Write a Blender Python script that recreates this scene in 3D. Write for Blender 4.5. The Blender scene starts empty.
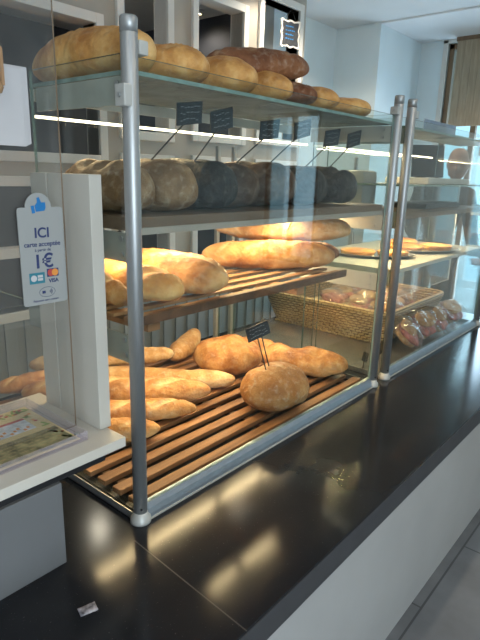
import bpy, bmesh, math, random
from mathutils import Vector, Matrix, noise
random.seed(7)
C = bpy.context.scene.collection
SC = bpy.context.scene
FLOOR = -0.62          # the countertop is z = 0
CEIL = 2.18

# ------------------------------------------------------------------ helpers
def tag(o, label=None, cat=None, group=None, kind=None):
    if label: o['label'] = label
    if cat: o['category'] = cat
    if group: o['group'] = group
    if kind: o['kind'] = kind
    return o
def empty(name, loc=(0, 0, 0), rz=0, label=None, cat=None, group=None, rot=None):
    o = bpy.data.objects.new(name, None); C.objects.link(o)
    o.location = loc; o.rotation_euler = rot if rot else (0, 0, rz); o.empty_display_size = .05
    return tag(o, label, cat, group)
def link(name, me, mats, parent=None, smooth=False, loc=None):
    o = bpy.data.objects.new(name, me); C.objects.link(o)
    if not isinstance(mats, (list, tuple)): mats = [mats]
    for m in mats: me.materials.append(m)
    if parent: o.parent = parent
    if smooth:
        for p in me.polygons: p.use_smooth = True
    if loc: o.location = loc
    return o
def copy_tree(o, parent=None):
    c = o.copy(); C.objects.link(c)
    if parent: c.parent = parent
    for ch in list(o.children): copy_tree(ch, c)
    return c

class MB:
    def __init__(s): s.bm = bmesh.new()
    def box(s, a, b, mi=0, bev=0, M=None):
        a = Vector(a); b = Vector(b); c = (a + b) / 2; d = b - a
        r = bmesh.ops.create_cube(s.bm, size=1)
        vs = r['verts']
        for v in vs: v.co = Vector((v.co.x * d.x, v.co.y * d.y, v.co.z * d.z)) + c
        fs = list({f for v in vs for f in v.link_faces})
        for f in fs: f.material_index = mi
        if bev:
            es = list({e for v in vs for e in v.link_edges})
            r2 = bmesh.ops.bevel(s.bm, geom=es, offset=bev, segments=2, affect='EDGES', profile=.6)
            vs = list({v for f in r2['faces'] for v in f.verts} | {v for v in vs if v.is_valid})
            for f in r2['faces']: f.material_index = mi
        if M is not None: bmesh.ops.transform(s.bm, matrix=M, verts=[v for v in vs if v.is_valid])
        return s
    def pane(s, a, b, ax):
        """glass sheet: broad faces index 0, edges index 1"""
        n0 = len(s.bm.faces); s.box(a, b); s.bm.faces.ensure_lookup_table(); s.bm.normal_update()
        for f in s.bm.faces[n0:]:
            f.material_index = 0 if abs(f.normal[ax]) > .5 else 1
        return s
    def prism(s, pts, d, mi=0):
        """pts: 3D polygon, extruded by vector d"""
        d = Vector(d)
        A = [s.bm.verts.new(p) for p in pts]; B = [s.bm.verts.new(Vector(p) + d) for p in pts]
        n = len(pts); fs = [s.bm.faces.new(A), s.bm.faces.new(B[::-1])]
        for i in range(n): fs.append(s.bm.faces.new((A[i], B[i], B[(i + 1) % n], A[(i + 1) % n])))
        for f in fs: f.material_index = mi
        return s
    def tube(s, pts, r, n=10, mi=0, cap=True):
        pts = [Vector(p) for p in pts]; rings = []
        for i, p in enumerate(pts):
            t = (pts[min(i + 1, len(pts) - 1)] - pts[max(i - 1, 0)]).normalized()
            up = Vector((0, 0, 1)) if abs(t.z) < .9 else Vector((1, 0, 0))
            x = t.cross(up).normalized(); y = x.cross(t)
            rr = r[i] if isinstance(r, (list, tuple)) else r
            rings.append([s.bm.verts.new(p + (x * math.cos(2 * math.pi * k / n) + y * math.sin(2 * math.pi * k / n)) * rr) for k in range(n)])
        for i in range(len(rings) - 1):
            for k in range(n):
                f = s.bm.faces.new((rings[i][k], rings[i][(k + 1) % n], rings[i + 1][(k + 1) % n], rings[i + 1][k])); f.material_index = mi; f.smooth = True
        if cap:
            for R in (rings[0][::-1], rings[-1]):
                f = s.bm.faces.new(R); f.material_index = mi
        return s
    def lathe(s, prof, c, n=32, mi=0):
        c = Vector(c); rings = []
        for r, z in prof:
            rings.append([s.bm.verts.new(c + Vector((r * math.cos(2 * math.pi * k / n), r * math.sin(2 * math.pi * k / n), z))) for k in range(n)])
        for i in range(len(rings) - 1):
            for k in range(n):
                f = s.bm.faces.new((rings[i][k], rings[i][(k + 1) % n], rings[i + 1][(k + 1) % n], rings[i + 1][k])); f.material_index = mi; f.smooth = True
        for R in (rings[0][::-1], rings[-1]):
            if (R[0].co - R[n // 2].co).length > 1e-5:
                f = s.bm.faces.new(R); f.material_index = mi
        return s
    def build(s, name, mats, parent=None, smooth=False, loc=None):
        bmesh.ops.recalc_face_normals(s.bm, faces=s.bm.faces)
        me = bpy.data.meshes.new(name); s.bm.to_mesh(me); s.bm.free()
        return link(name, me, mats, parent, smooth, loc)

# ------------------------------------------------------------------ materials
def newmat(name):
    m = bpy.data.materials.new(name); m.use_nodes = True
    nt = m.node_tree; b = nt.nodes['Principled BSDF']
    return m, nt, b
def srgb(r, g, b):
    f = lambda c: (c / 255 / 12.92) if c / 255 < .04045 else ((c / 255 + .055) / 1.055) ** 2.4
    return (f(r), f(g), f(b), 1)
def plain(name, col, rough=.5, metal=0, var=.06, scale=12, bump=0, bscale=60, spec=.5, stretch=None):
    m, nt, b = newmat(name); N = nt.nodes; L = nt.links
    tc = N.new('ShaderNodeTexCoord'); nz = N.new('ShaderNodeTexNoise'); nz.inputs['Scale'].default_value = scale; nz.inputs['Detail'].default_value = 5
    src = tc.outputs['Object']
    if stretch:
        mp = N.new('ShaderNodeMapping'); mp.inputs['Scale'].default_value = stretch; L.new(src, mp.inputs[0]); src = mp.outputs[0]
    L.new(src, nz.inputs['Vector'])
    cr = N.new('ShaderNodeValToRGB')
    c = Vector(col[:3])
    cr.color_ramp.elements[0].position = .3; cr.color_ramp.elements[1].position = .7
    cr.color_ramp.elements[0].color = (*(c * (1 - var * 2)), 1); cr.color_ramp.elements[1].color = (*(min(1, x * (1 + var * 2)) for x in c), 1)
    L.new(nz.outputs[0], cr.inputs[0]); L.new(cr.outputs[0], b.inputs['Base Color'])
    b.inputs['Roughness'].default_value = rough; b.inputs['Metallic'].default_value = metal
    b.inputs['Specular IOR Level'].default_value = spec
    if bump:
        n2 = N.new('ShaderNodeTexNoise'); n2.inputs['Scale'].default_value = bscale; L.new(src, n2.inputs['Vector'])
        bp = N.new('ShaderNodeBump'); bp.inputs['Strength'].default_value = bump; bp.inputs['Distance'].default_value = .01
        L.new(n2.outputs[0], bp.inputs['Height']); L.new(bp.outputs[0], b.inputs['Normal'])
    return m
def glass(name, tint=(.96, .98, .97), gloss=1.0, rough=.02, ior=1.5, haze=0.0, hcol=(.8, .85, .9)):
    m, nt, b = newmat(name); N = nt.nodes; L = nt.links; N.remove(b)
    out = N['Material Output']; tr = N.new('ShaderNodeBsdfTransparent'); tr.inputs[0].default_value = (*tint, 1)
    gl = N.new('ShaderNodeBsdfGlossy'); gl.inputs['Roughness'].default_value = rough; gl.inputs[0].default_value = (gloss, gloss, gloss, 1)
    lw = N.new('ShaderNodeLayerWeight'); lw.inputs[0].default_value = .5
    pw = N.new('ShaderNodeMath'); pw.operation = 'POWER'; pw.inputs[1].default_value = 5; L.new(lw.outputs['Facing'], pw.inputs[0])
    fr = N.new('ShaderNodeMath'); fr.operation = 'MULTIPLY_ADD'; fr.inputs[1].default_value = .96; fr.inputs[2].default_value = ((ior - 1) / (ior + 1)) ** 2; L.new(pw.outputs[0], fr.inputs[0])
    mx = N.new('ShaderNodeMixShader'); L.new(fr.outputs[0], mx.inputs[0]); L.new(tr.outputs[0], mx.inputs[1]); L.new(gl.outputs[0], mx.inputs[2])
    last = mx
    if haze:
        df = N.new('ShaderNodeBsdfDiffuse'); df.inputs[0].default_value = (*hcol, 1)
        tc = N.new('ShaderNodeTexCoord'); nz = N.new('ShaderNodeTexNoise'); nz.inputs['Scale'].default_value = 9; nz.inputs['Detail'].default_value = 6
        L.new(tc.outputs['Object'], nz.inputs['Vector'])
        mm = N.new('ShaderNodeMath'); mm.operation = 'MULTIPLY'; mm.inputs[1].default_value = haze * 2; L.new(nz.outputs[0], mm.inputs[0])
        m2 = N.new('ShaderNodeMixShader'); L.new(mm.outputs[0], m2.inputs[0]); L.new(mx.outputs[0], m2.inputs[1]); L.new(df.outputs[0], m2.inputs[2]); last = m2
    L.new(last.outputs[0], out.inputs[0])
    return m
def emit(name, col, st):
    m, nt, b = newmat(name); N = nt.nodes; N.remove(b)
    e = N.new('ShaderNodeEmission'); e.inputs[0].default_value = (*col, 1); e.inputs[1].default_value = st
    nt.links.new(e.outputs[0], N['Material Output'].inputs[0]); return m
def wood(name, dark, light, axis='X', rough=.5, scale=8):
    m, nt, b = newmat(name); N = nt.nodes; L = nt.links
    tc = N.new('ShaderNodeTexCoord'); mp = N.new('ShaderNodeMapping')
    mp.inputs['Scale'].default_value = {'X': (.25, 3, 3), 'Y': (3, .25, 3), 'Z': (3, 3, .25)}[axis]
    L.new(tc.outputs['Object'], mp.inputs[0])
    nz = N.new('ShaderNodeTexNoise'); nz.inputs['Scale'].default_value = scale; nz.inputs['Detail'].default_value = 8; nz.inputs['Distortion'].default_value = .6
    L.new(mp.outputs[0], nz.inputs['Vector'])
    cr = N.new('ShaderNodeValToRGB'); cr.color_ramp.elements[0].position = .33; cr.color_ramp.elements[1].position = .68
    cr.color_ramp.elements[0].color = dark; cr.color_ramp.elements[1].color = light
    L.new(nz.outputs[0], cr.inputs[0]); L.new(cr.outputs[0], b.inputs['Base Color']); b.inputs['Roughness'].default_value = rough
    bp = N.new('ShaderNodeBump'); bp.inputs['Strength'].default_value = .15; L.new(nz.outputs[0], bp.inputs['Height']); L.new(bp.outputs[0], b.inputs['Normal'])
    return m
def crust(name, dark, mid, light, score, flour=(.75, .68, .55), flour_amt=.25, rough=.55, bump=.35):
    m, nt, b = newmat(name); N = nt.nodes; L = nt.links
    tc = N.new('ShaderNodeTexCoord')
    n1 = N.new('ShaderNodeTexNoise'); n1.inputs['Scale'].default_value = 11; n1.inputs['Detail'].default_value = 8; n1.inputs['Roughness'].default_value = .62; L.new(tc.outputs['Object'], n1.inputs['Vector'])
    cr = N.new('ShaderNodeValToRGB'); e = cr.color_ramp.elements
    e[0].position = .34; e[0].color = dark; e[1].position = .66; e[1].color = light
    k = cr.color_ramp.elements.new(.5); k.color = mid
    L.new(n1.outputs[0], cr.inputs[0])
    at = N.new('ShaderNodeAttribute'); at.attribute_name = 'score'
    mx = N.new('ShaderNodeMixRGB'); L.new(at.outputs['Fac'], mx.inputs[0]); L.new(cr.outputs[0], mx.inputs[1]); mx.inputs[2].default_value = score
    n2 = N.new('ShaderNodeTexNoise'); n2.inputs['Scale'].default_value = 55; n2.inputs['Detail'].default_value = 6; L.new(tc.outputs['Object'], n2.inputs['Vector'])
    c2 = N.new('ShaderNodeValToRGB'); c2.color_ramp.elements[0].position = .52; c2.color_ramp.elements[1].position = .75
    c2.color_ramp.elements[1].color = (flour_amt, flour_amt, flour_amt, 1); L.new(n2.outputs[0], c2.inputs[0])
    m2 = N.new('ShaderNodeMixRGB'); L.new(c2.outputs[0], m2.inputs[0]); L.new(mx.outputs[0], m2.inputs[1]); m2.inputs[2].default_value = (*flour, 1)
    L.new(m2.outputs[0], b.inputs['Base Color']); b.inputs['Roughness'].default_value = rough; b.inputs['Specular IOR Level'].default_value = .3
    ad = N.new('ShaderNodeMath'); L.new(n1.outputs[0], ad.inputs[0]); L.new(n2.outputs[0], ad.inputs[1])
    bp = N.new('ShaderNodeBump'); bp.inputs['Strength'].default_value = bump; bp.inputs['Distance'].default_value = .02
    L.new(ad.outputs[0], bp.inputs['Height']); L.new(bp.outputs[0], b.inputs['Normal'])
    return m
def tiles(name, c1, grout, sx, sy, rough=.45):
    m, nt, b = newmat(name); N = nt.nodes; L = nt.links
    tc = N.new('ShaderNodeTexCoord'); br = N.new('ShaderNodeTexBrick'); br.offset = .5
    br.inputs['Scale'].default_value = 1; br.inputs['Brick Width'].default_value = sx; br.inputs['Row Height'].default_value = sy
    br.inputs['Mortar Size'].default_value = .004
    br.inputs['Color1'].default_value = c1; br.inputs['Color2'].default_value = tuple(x * 1.1 for x in c1[:3]) + (1,); br.inputs['Mortar'].default_value = grout
    L.new(tc.outputs['Object'], br.inputs['Vector'])
    nz = N.new('ShaderNodeTexNoise'); nz.inputs['Scale'].default_value = 6; nz.inputs['Detail'].default_value = 8; L.new(tc.outputs['Object'], nz.inputs['Vector'])
    mx = N.new('ShaderNodeMixRGB'); mx.blend_type = 'OVERLAY'; mx.inputs[0].default_value = .5; L.new(br.outputs[0], mx.inputs[1]); L.new(nz.outputs[0], mx.inputs[2])
    L.new(mx.outputs[0], b.inputs['Base Color']); b.inputs['Roughness'].default_value = rough
    return m

M = {}
M['alu'] = plain('brushed_aluminium', (.44, .45, .45), .46, .8, .05, 40, stretch=(40, 40, 1))
M['alu_rail'] = plain('anodised_rail', (.33, .38, .43), .35, .7, .03, 30)
M['alu_white'] = plain('pale_metal', (.52, .52, .49), .45, .3, .03, 20)
M['steel_grey'] = plain('grey_painted_bracket', (.46, .47, .43), .5, .2, .04, 20)
M['glass'] = glass('clear_glass', (.93, .955, .945))
M['glass_end'] = glass('end_glass', (.93, .955, .945))
M['shelf_glass'] = glass('shelf_glass', (.80, .86, .83), gloss=.35, rough=.25, haze=.38, hcol=(.42, .45, .41))
M['edge'] = plain('green_glass_edge', (.10, .17, .14), .15, 0, .1, 30)
M['edge_light'] = plain('pale_glass_edge', (.24, .34, .31), .15, 0, .1, 30)
M['plexi'] = glass('acrylic_sheet', (.94, .94, .93), haze=.035, hcol=(.7, .68, .65))
M['plexi_edge'] = plain('acrylic_edge_reflection', (.30, .20, .12), .2, 0, .15, 9)  # brown reflection on the edge painted in as its colour
M['plexi_edge_bright'] = plain('acrylic_bright_edge', (.75, .82, .85), .2, 0, .05, 20)
M['film'] = glass('clear_wrap_film', (.95, .95, .95), haze=.08)
M['acrylic_box'] = glass('holder_acrylic', (.93, .92, .94), haze=.10, hcol=(.75, .7, .78))
M['slat'] = wood('oiled_slat_wood', (.17, .075, .03, 1), (.42, .21, .095, 1), 'X')
M['slat_pale'] = wood('pale_slat_wood', (.26, .13, .055, 1), (.45, .26, .12, 1), 'X')
M['crossbar'] = wood('dark_crossbar_wood', (.06, .03, .015, 1), (.15, .07, .035, 1), 'Y')
M['tray_base'] = plain('dark_metal_crumb_plate', (.045, .043, .04), .4, .3, .2, 30)
M['board'] = wood('shelf_board_wood', (.13, .085, .055, 1), (.21, .145, .10, 1), 'X', .55)
M['white_board'] = plain('white_shelf_edging', (.62, .60, .56), .5, 0, .03)
M['white'] = plain('white_laminate', (.56, .53, .47), .45, 0, .02, 6, bump=.02)
M['grey_lam'] = plain('grey_laminate', (.13, .135, .14), .6, 0, .04, 5)
M['black_gap'] = plain('black_edging', (.012, .012, .014), .5)
M['front_panel'] = plain('light_grey_panel', (.36, .36, .355), .6, 0, .03, 3)
M['wall_blue'] = plain('pale_blue_paint', (.76, .86, .89), .7, 0, .02, 2, bump=.03)
M['wall_warm'] = plain('warm_grey_paint', (.42, .40, .37), .7, 0, .03, 2)
M['ceiling'] = plain('ceiling_paint', (.78, .81, .83), .85, 0, .02, 2)
M['ceil_lit'] = plain('ceiling_paint_lit', (.82, .84, .86), .85, 0, .02, 2)  # lighter copy of the ceiling paint, window light painted in
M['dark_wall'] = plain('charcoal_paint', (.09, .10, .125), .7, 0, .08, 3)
M['joinery'] = plain('greige_joinery', (.42, .38, .32), .5, 0, .03, 5)
M['joinery_white'] = plain('white_joinery', (.72, .70, .65), .45, 0, .02, 5)
M['panelling'] = plain('blue_grey_panelling', (.30, .34, .36), .6, 0, .03, 5)
M['floor'] = tiles('dark_floor_tile', (.13, .138, .15, 1), (.055, .06, .065, 1), .9, .45, .42)
M['blind'] = wood('beige_vertical_blind', (.36, .29, .20, 1), (.46, .38, .27, 1), 'Z', .7, 22)
M['brown'] = wood('brown_door_wood', (.16, .10, .06, 1), (.26, .17, .10, 1), 'Z', .5)
M['window_glass'] = glass('window_pane', (.97, .99, 1))
M['led'] = emit('led_diffuser', (1, .86, .62), 5)
M['lamp'] = emit('lamp_lens', (1, .80, .48), 30)
M['slate'] = plain('slate_black', (.028, .031, .037), .5, 0, .2, 30)
M['chalk'] = plain('white_chalk', (.30, .31, .32), .9)
M['pin'] = plain('dark_skewer', (.06, .05, .04), .45, .5)
M['paper'] = plain('white_paper', (.50, .49, .50), .8, 0, .02, 8)
M['paper2'] = plain('cream_paper', (.62, .50, .27), .75, 0, .04, 10)
M['ink'] = plain('navy_ink', (.02, .035, .13), .6)
M['thumb'] = plain('bright_blue_print', (.01, .16, .42), .5)
M['sign'] = plain('grey_white_card', (.31, .32, .315), .45, 0, .02, 5)
M['teal'] = plain('teal_print', (.03, .18, .24), .5)
M['red'] = plain('red_print', (.42, .06, .05), .5)
M['orange'] = plain('orange_print', (.65, .25, .05), .5)
M['green_print'] = plain('green_print', (.25, .36, .08), .6)
M['orange_text'] = plain('brown_print', (.30, .24, .12), .6, 0, .2, 30)
M['olive_print'] = plain('olive_photo_print', (.22, .20, .10), .6, 0, .35, 30)
M['pale_print'] = plain('pale_blue_print', (.55, .60, .68), .6, 0, .15, 60)
M['peg'] = wood('peg_wood', (.28, .15, .07, 1), (.45, .28, .15, 1), 'Z')
def wicker():
    m, nt, b = newmat('wicker'); N = nt.nodes; L = nt.links
    tc = N.new('ShaderNodeTexCoord'); sx = N.new('ShaderNodeSeparateXYZ'); L.new(tc.outputs['Object'], sx.inputs[0])
    ad = N.new('ShaderNodeMath'); ad.operation = 'SUBTRACT'; L.new(sx.outputs[0], ad.inputs[0]); L.new(sx.outputs[1], ad.inputs[1])
    cb_ = N.new('ShaderNodeCombineXYZ'); L.new(ad.outputs[0], cb_.inputs[0]); L.new(sx.outputs[2], cb_.inputs[1])
    br = N.new('ShaderNodeTexBrick'); br.inputs['Scale'].default_value = 1; br.inputs['Brick Width'].default_value = .040; br.inputs['Row Height'].default_value = .0155; br.inputs['Mortar Size'].default_value = .0028; br.inputs['Mortar Smooth'].default_value = .6
    br.inputs['Color1'].default_value = (.82, .62, .34, 1); br.inputs['Color2'].default_value = (.70, .48, .23, 1); br.inputs['Mortar'].default_value = (.17, .09, .035, 1)
    L.new(cb_.outputs[0], br.inputs[0]); L.new(br.outputs[0], b.inputs['Base Color']); b.inputs['Roughness'].default_value = .5
    bp = N.new('ShaderNodeBump'); bp.invert = True; bp.inputs['Distance'].default_value = .004; L.new(br.outputs['Fac'], bp.inputs['Height']); L.new(bp.outputs[0], b.inputs['Normal'])
    return m
M['wicker'] = wicker()
M['steel_tray'] = plain('steel_tray', (.35, .36, .36), .3, .8)
M['skin'] = plain('skin', (.36, .20, .14), .5, 0, .08, 20)
M['sweater'] = plain('dark_sweater', (.022, .026, .035), .85, 0, .15, 30, bump=.1)
M['trousers'] = plain('dark_trousers', (.02, .022, .028), .85, 0, .1, 30)
M['screen_black'] = plain('black_plastic', (.03, .035, .045), .35)
M['shoe'] = plain('black_shoe_leather', (.015, .014, .014), .4)
M['pavement'] = plain('pale_pavement', (.55, .62, .66), .9, 0, .05, 2)
M['edging'] = plain('beige_edging', (.34, .31, .27), .5, 0, .04, 10)
M['sheen_grey'] = plain('grey_sheen_plate', (.20, .19, .175), .35, .1, .06, 8)
M['ham'] = plain('pink_ham', (.46, .13, .10), .4, 0, .3, 30, bump=.3)
M['custard'] = plain('golden_custard', (.75, .50, .14), .35, 0, .15, 25)
M['plastic_label'] = plain('glossy_foil_label', (.30, .29, .33), .25, .2, .5, 60)

M['golden'] = crust('golden_crust', (.26, .085, .02, 1), (.50, .23, .07, 1), (.68, .41, .17, 1), (.78, .58, .32, 1))
M['pale'] = crust('pale_crust', (.36, .16, .055, 1), (.56, .31, .12, 1), (.74, .53, .29, 1), (.80, .64, .40, 1), flour_amt=.45)
M['orange_crust'] = crust('orange_crust', (.42, .17, .04, 1), (.64, .33, .10, 1), (.78, .50, .20, 1), (.70, .46, .20, 1), flour_amt=.12)
M['brown_crust'] = crust('brown_crust', (.11, .035, .012, 1), (.20, .075, .03, 1), (.30, .13, .055, 1), (.42, .24, .12, 1), flour_amt=.2)
M['boule_crust'] = crust('boule_crust', (.30, .12, .035, 1), (.42, .20, .07, 1), (.55, .32, .14, 1), (.55, .36, .18, 1), flour_amt=.35)
M['rye'] = crust('rye_crust', (.045, .026, .018, 1), (.09, .055, .038, 1), (.16, .105, .075, 1), (.20, .14, .10, 1), flour_amt=.35, flour=(.4, .36, .3))
M['seeded'] = crust('seeded_crust', (.012, .011, .012, 1), (.030, .027, .027, 1), (.07, .06, .055, 1), (.10, .08, .07, 1), flour_amt=.5, flour=(.2, .18, .16), bump=.8)
M['tan_loaf'] = crust('tan_loaf_crust', (.13, .07, .035, 1), (.24, .14, .07, 1), (.36, .24, .13, 1), (.40, .28, .17, 1), flour_amt=.35)
M['tart'] = crust('glazed_pastry', (.45, .15, .03, 1), (.66, .30, .06, 1), (.82, .48, .14, 1), (.85, .6, .2, 1), flour_amt=.1, rough=.3)

# counter top: glossy dark laminate with fine scratches
def counter_mat():
    m, nt, b = newmat('glossy_black_worktop'); N = nt.nodes; L = nt.links
    tc = N.new('ShaderNodeTexCoord')
    n1 = N.new('ShaderNodeTexNoise'); n1.inputs['Scale'].default_value = 7; n1.inputs['Detail'].default_value = 9; L.new(tc.outputs['Object'], n1.inputs['Vector'])
    cr = N.new('ShaderNodeValToRGB'); cr.color_ramp.elements[0].color = (.009, .010, .013, 1); cr.color_ramp.elements[1].color = (.022, .024, .028, 1)
    L.new(n1.outputs[0], cr.inputs[0])
    n3 = N.new('ShaderNodeTexNoise'); n3.inputs['Scale'].default_value = 260; n3.inputs['Detail'].default_value = 2; L.new(tc.outputs['Object'], n3.inputs['Vector'])
    c3 = N.new('ShaderNodeValToRGB'); c3.color_ramp.elements[0].position = .70; c3.color_ramp.elements[1].position = .78; L.new(n3.outputs[0], c3.inputs[0])
    mx = N.new('ShaderNodeMixRGB'); L.new(c3.outputs[0], mx.inputs[0]); L.new(cr.outputs[0], mx.inputs[1]); mx.inputs[2].default_value = (.10, .10, .10, 1)
    L.new(mx.outputs[0], b.inputs['Base Color'])
    mr = N.new('ShaderNodeMapRange'); mr.inputs['To Min'].default_value = .13; mr.inputs['To Max'].default_value = .17; L.new(n1.outputs[0], mr.inputs[0]); L.new(mr.outputs[0], b.inputs['Roughness'])
    b.inputs['Specular IOR Level'].default_value = .20
    return m
M['counter'] = counter_mat()
M['counter_edge'] = plain('worktop_edge_band', (.045, .046, .05), .5, 0, .05, 20)

# ------------------------------------------------------------------ the room
def struct(mb, name, mat, parent=None):
    return tag(mb.build(name, mat, parent), kind='structure')
struct(MB().box((-3.6, -3.6, FLOOR - .1), (4.95, 4.2, FLOOR)), 'floor', M['floor'])
struct(MB().box((-3.6, -3.6, CEIL), (3.97, 4.2, CEIL + .12)), 'ceiling', M['ceiling'])
struct(MB().box((3.97, -3.6, CEIL - .015), (4.95, 4.2, CEIL + .12)), 'ceiling', M['ceil_lit'])
struct(MB().box((-3.7, -3.6, FLOOR), (-3.6, 4.2, CEIL)), 'wall_left', M['wall_warm'])
# back wall of the shop at y 1.95 only right of the joinery, a darker room behind it
struct(MB().box((3.02, 1.95, FLOOR), (4.07, 2.07, CEIL)), 'wall_back', M['wall_blue'])
struct(MB().box((3.97, 1.50, FLOOR), (4.07, 1.95, CEIL)), 'wall_return', M['wall_blue'])
struct(MB().box((4.07, 1.50, FLOOR), (4.95, 1.62, CEIL)), 'wall_alcove', M['wall_blue'])
struct(MB().box((-3.6, 4.1, FLOOR), (3.14, 4.2, CEIL)), 'wall_store', M['dark_wall'])
struct(MB().box((3.02, 2.07, FLOOR), (3.14, 4.1, CEIL)), 'wall_store_side', M['dark_wall'])

# right wall x = 4.85 with a glazed door and a shop window
def wall_x(name, x0, x1, y0, y1, holes, mat):
    """wall slab across x0..x1 with rectangular holes (ya,yb,za,zb)"""
    mb = MB(); ys = sorted({y0, y1} | {h[0] for h in holes} | {h[1] for h in holes})
    for a, b in zip(ys[:-1], ys[1:]):
        hs = [h for h in holes if h[0] <= a + 1e-6 and h[1] >= b - 1e-6]
        if not hs: mb.box((x0, a, FLOOR), (x1, b, CEIL))
        else:
            h = hs[0]
            if h[2] > FLOOR: mb.box((x0, a, FLOOR), (x1, b, h[2]))
            if h[3] < CEIL: mb.box((x0, a, h[3]), (x1, b, CEIL))
    return struct(mb, name, mat)
def wall_y(name, y0, y1, x0, x1, holes, mat):
    mb = MB(); xs = sorted({x0, x1} | {h[0] for h in holes} | {h[1] for h in holes})
    for a, b in zip(xs[:-1], xs[1:]):
        hs = [h for h in holes if h[0] <= a + 1e-6 and h[1] >= b - 1e-6]
        if not hs: mb.box((a, y0, FLOOR), (b, y1, CEIL))
        else:
            h = hs[0]
            if h[2] > FLOOR: mb.box((a, y0, FLOOR), (b, y1, h[2]))
            if h[3] < CEIL: mb.box((a, y0, h[3]), (b, y1, CEIL))
    return struct(mb, name, mat)
wall_x('wall_right', 4.85, 4.95, -3.6, 1.50, [(.10, 1.22, FLOOR, 2.13), (-3.4, -2.6, -.2, 1.6), (-.85, -.10, -.2, 2.0)], M['wall_blue'])
wall_y('wall_front', -3.7, -3.6, -3.6, 4.95, [(-2.6, -1.0, FLOOR, 1.9)], M['wall_blue'])

def window_unit(name, a, b, ax, mull, fm, t=.05):
    """frame with mullions and one pane; ax = thin axis"""
    root = empty(name, ((a[0] + b[0]) / 2, (a[1] + b[1]) / 2, a[2])); tag(root, kind='structure')
    o = Vector(root.location); u = 1 - ax
    f = MB(); A = Vector(a) - o; B = Vector(b) - o
    def bar(u0, u1, z0, z1):
        p = [0, 0, z0]; q = [0, 0, z1]; p[u] = u0; q[u] = u1; p[ax] = A[ax]; q[ax] = B[ax]; f.box(p, q, bev=.004)
    bar(A[u], A[u] + t, A.z, B.z); bar(B[u] - t, B[u], A.z, B.z); bar(A[u], B[u], A.z, A.z + t * 1.6); bar(A[u], B[u], B.z - t, B.z)
    for k in mull: bar(A[u] + (B[u] - A[u]) * k - t / 2, A[u] + (B[u] - A[u]) * k + t / 2, A.z, B.z)
    f.build('window_frame', fm, root)
    p = [0, 0, A.z + t]; q = [0, 0, B.z - t]; p[u] = A[u] + t / 2; q[u] = B[u] - t / 2; c = (A[ax] + B[ax]) / 2; p[ax] = c - .004; q[ax] = c + .004
    MB().pane(p, q, ax).build('window_pane', [M['window_glass'], M['edge']], root)
    return root
window_unit('door_1', (4.87, .10, FLOOR), (4.93, 1.22, 2.13), 0, [.33, .72], M['brown'])
window_unit('window_1', (4.87, -3.4, -.2), (4.93, -2.6, 1.6), 0, [.5], M['brown'])
window_unit('window_2', (4.87, -.85, -.2), (4.93, -.10, 2.0), 0, [], M['joinery_white'])
window_unit('door_2', (-2.6, -3.68, FLOOR), (-1.0, -3.62, 1.9), 1, [.5], M['brown'])
struct(MB().box((4.83, 1.22, FLOOR), (4.87, 1.27, 2.16), bev=.004).box((4.83, .05, FLOOR), (4.87, .10, 2.16), bev=.004).box((4.83, .05, 2.13), (4.87, 1.27, 2.165), bev=.004), 'trim_1', M['joinery_white'])
# blind over the upper part of the door
bl = empty('vertical_blind', (4.80, .66, 1.37), label='beige vertical slat blind lowered over the top of the glazed door', cat='blind')
mb = MB()
for i in range(13): mb.box((-.012, -.46 + i * .0708, 0), (.006 if i % 2 else .0, -.40 + i * .0708 + .009, .76))
mb.build('slats', M['blind'], bl); MB().box((-.02, -.47, .76), (.02, .47, .80), bev=.003).build('head_rail', M['brown'], bl)
# outside
struct(MB().box((4.95, -9, FLOOR - .1), (16, 9, FLOOR - .02)), 'ground_outside', M['pavement'])
struct(MB().box((-6, -12, FLOOR - .1), (4.95, -3.7, FLOOR - .02)), 'ground_outside', M['pavement'])

# joinery partition with openings, y 1.70..1.80
JY0, JY1 = 1.70, 1.80
def jopening(xa, xb, za, zb): return (xa, xb, za, zb)
jo = [jopening(-.9, 1.13, .95, 1.62), jopening(-.9, 1.13, .14, .78),
      jopening(1.32, 1.64, 1.10, 2.10), jopening(1.32, 1.64, .18, .92),
      jopening(1.90, 2.34, 1.12, 1.93), jopening(1.90, 2.34, .20, .93),
      jopening(2.56, 3.00, 1.14, 2.08), jopening(2.56, 3.00, .20, .93)]
mb = MB()
cols = [(-3.6, -.9, []), (-.9, 1.13, jo[0:2]), (1.13, 1.32, []), (1.32, 1.64, jo[2:4]), (1.64, 1.90, []), (1.90, 2.34, jo[4:6]), (2.34, 2.56, []), (2.56, 3.00, jo[6:8]), (3.00, 3.10, [])]
for a, b, hs in cols:
    z = 0.10
    for h in sorted(hs, key=lambda q: q[2]):
        mb.box((a, JY0, z), (b, JY1, h[2])); z = h[3]
    mb.box((a, JY0, z), (b, JY1, CEIL))
struct(mb, 'wall_joinery', M['joinery'])
mb = MB().box((-3.6, JY0 + .01, FLOOR), (3.10, JY1, .10))
for i in range(34): mb.box((-.6 + i * .11, JY0 - .002, FLOOR), (-.585 + i * .11 + .012, JY0 + .012, .10))
struct(mb, 'wall_panelling', M['panelling'])
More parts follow.
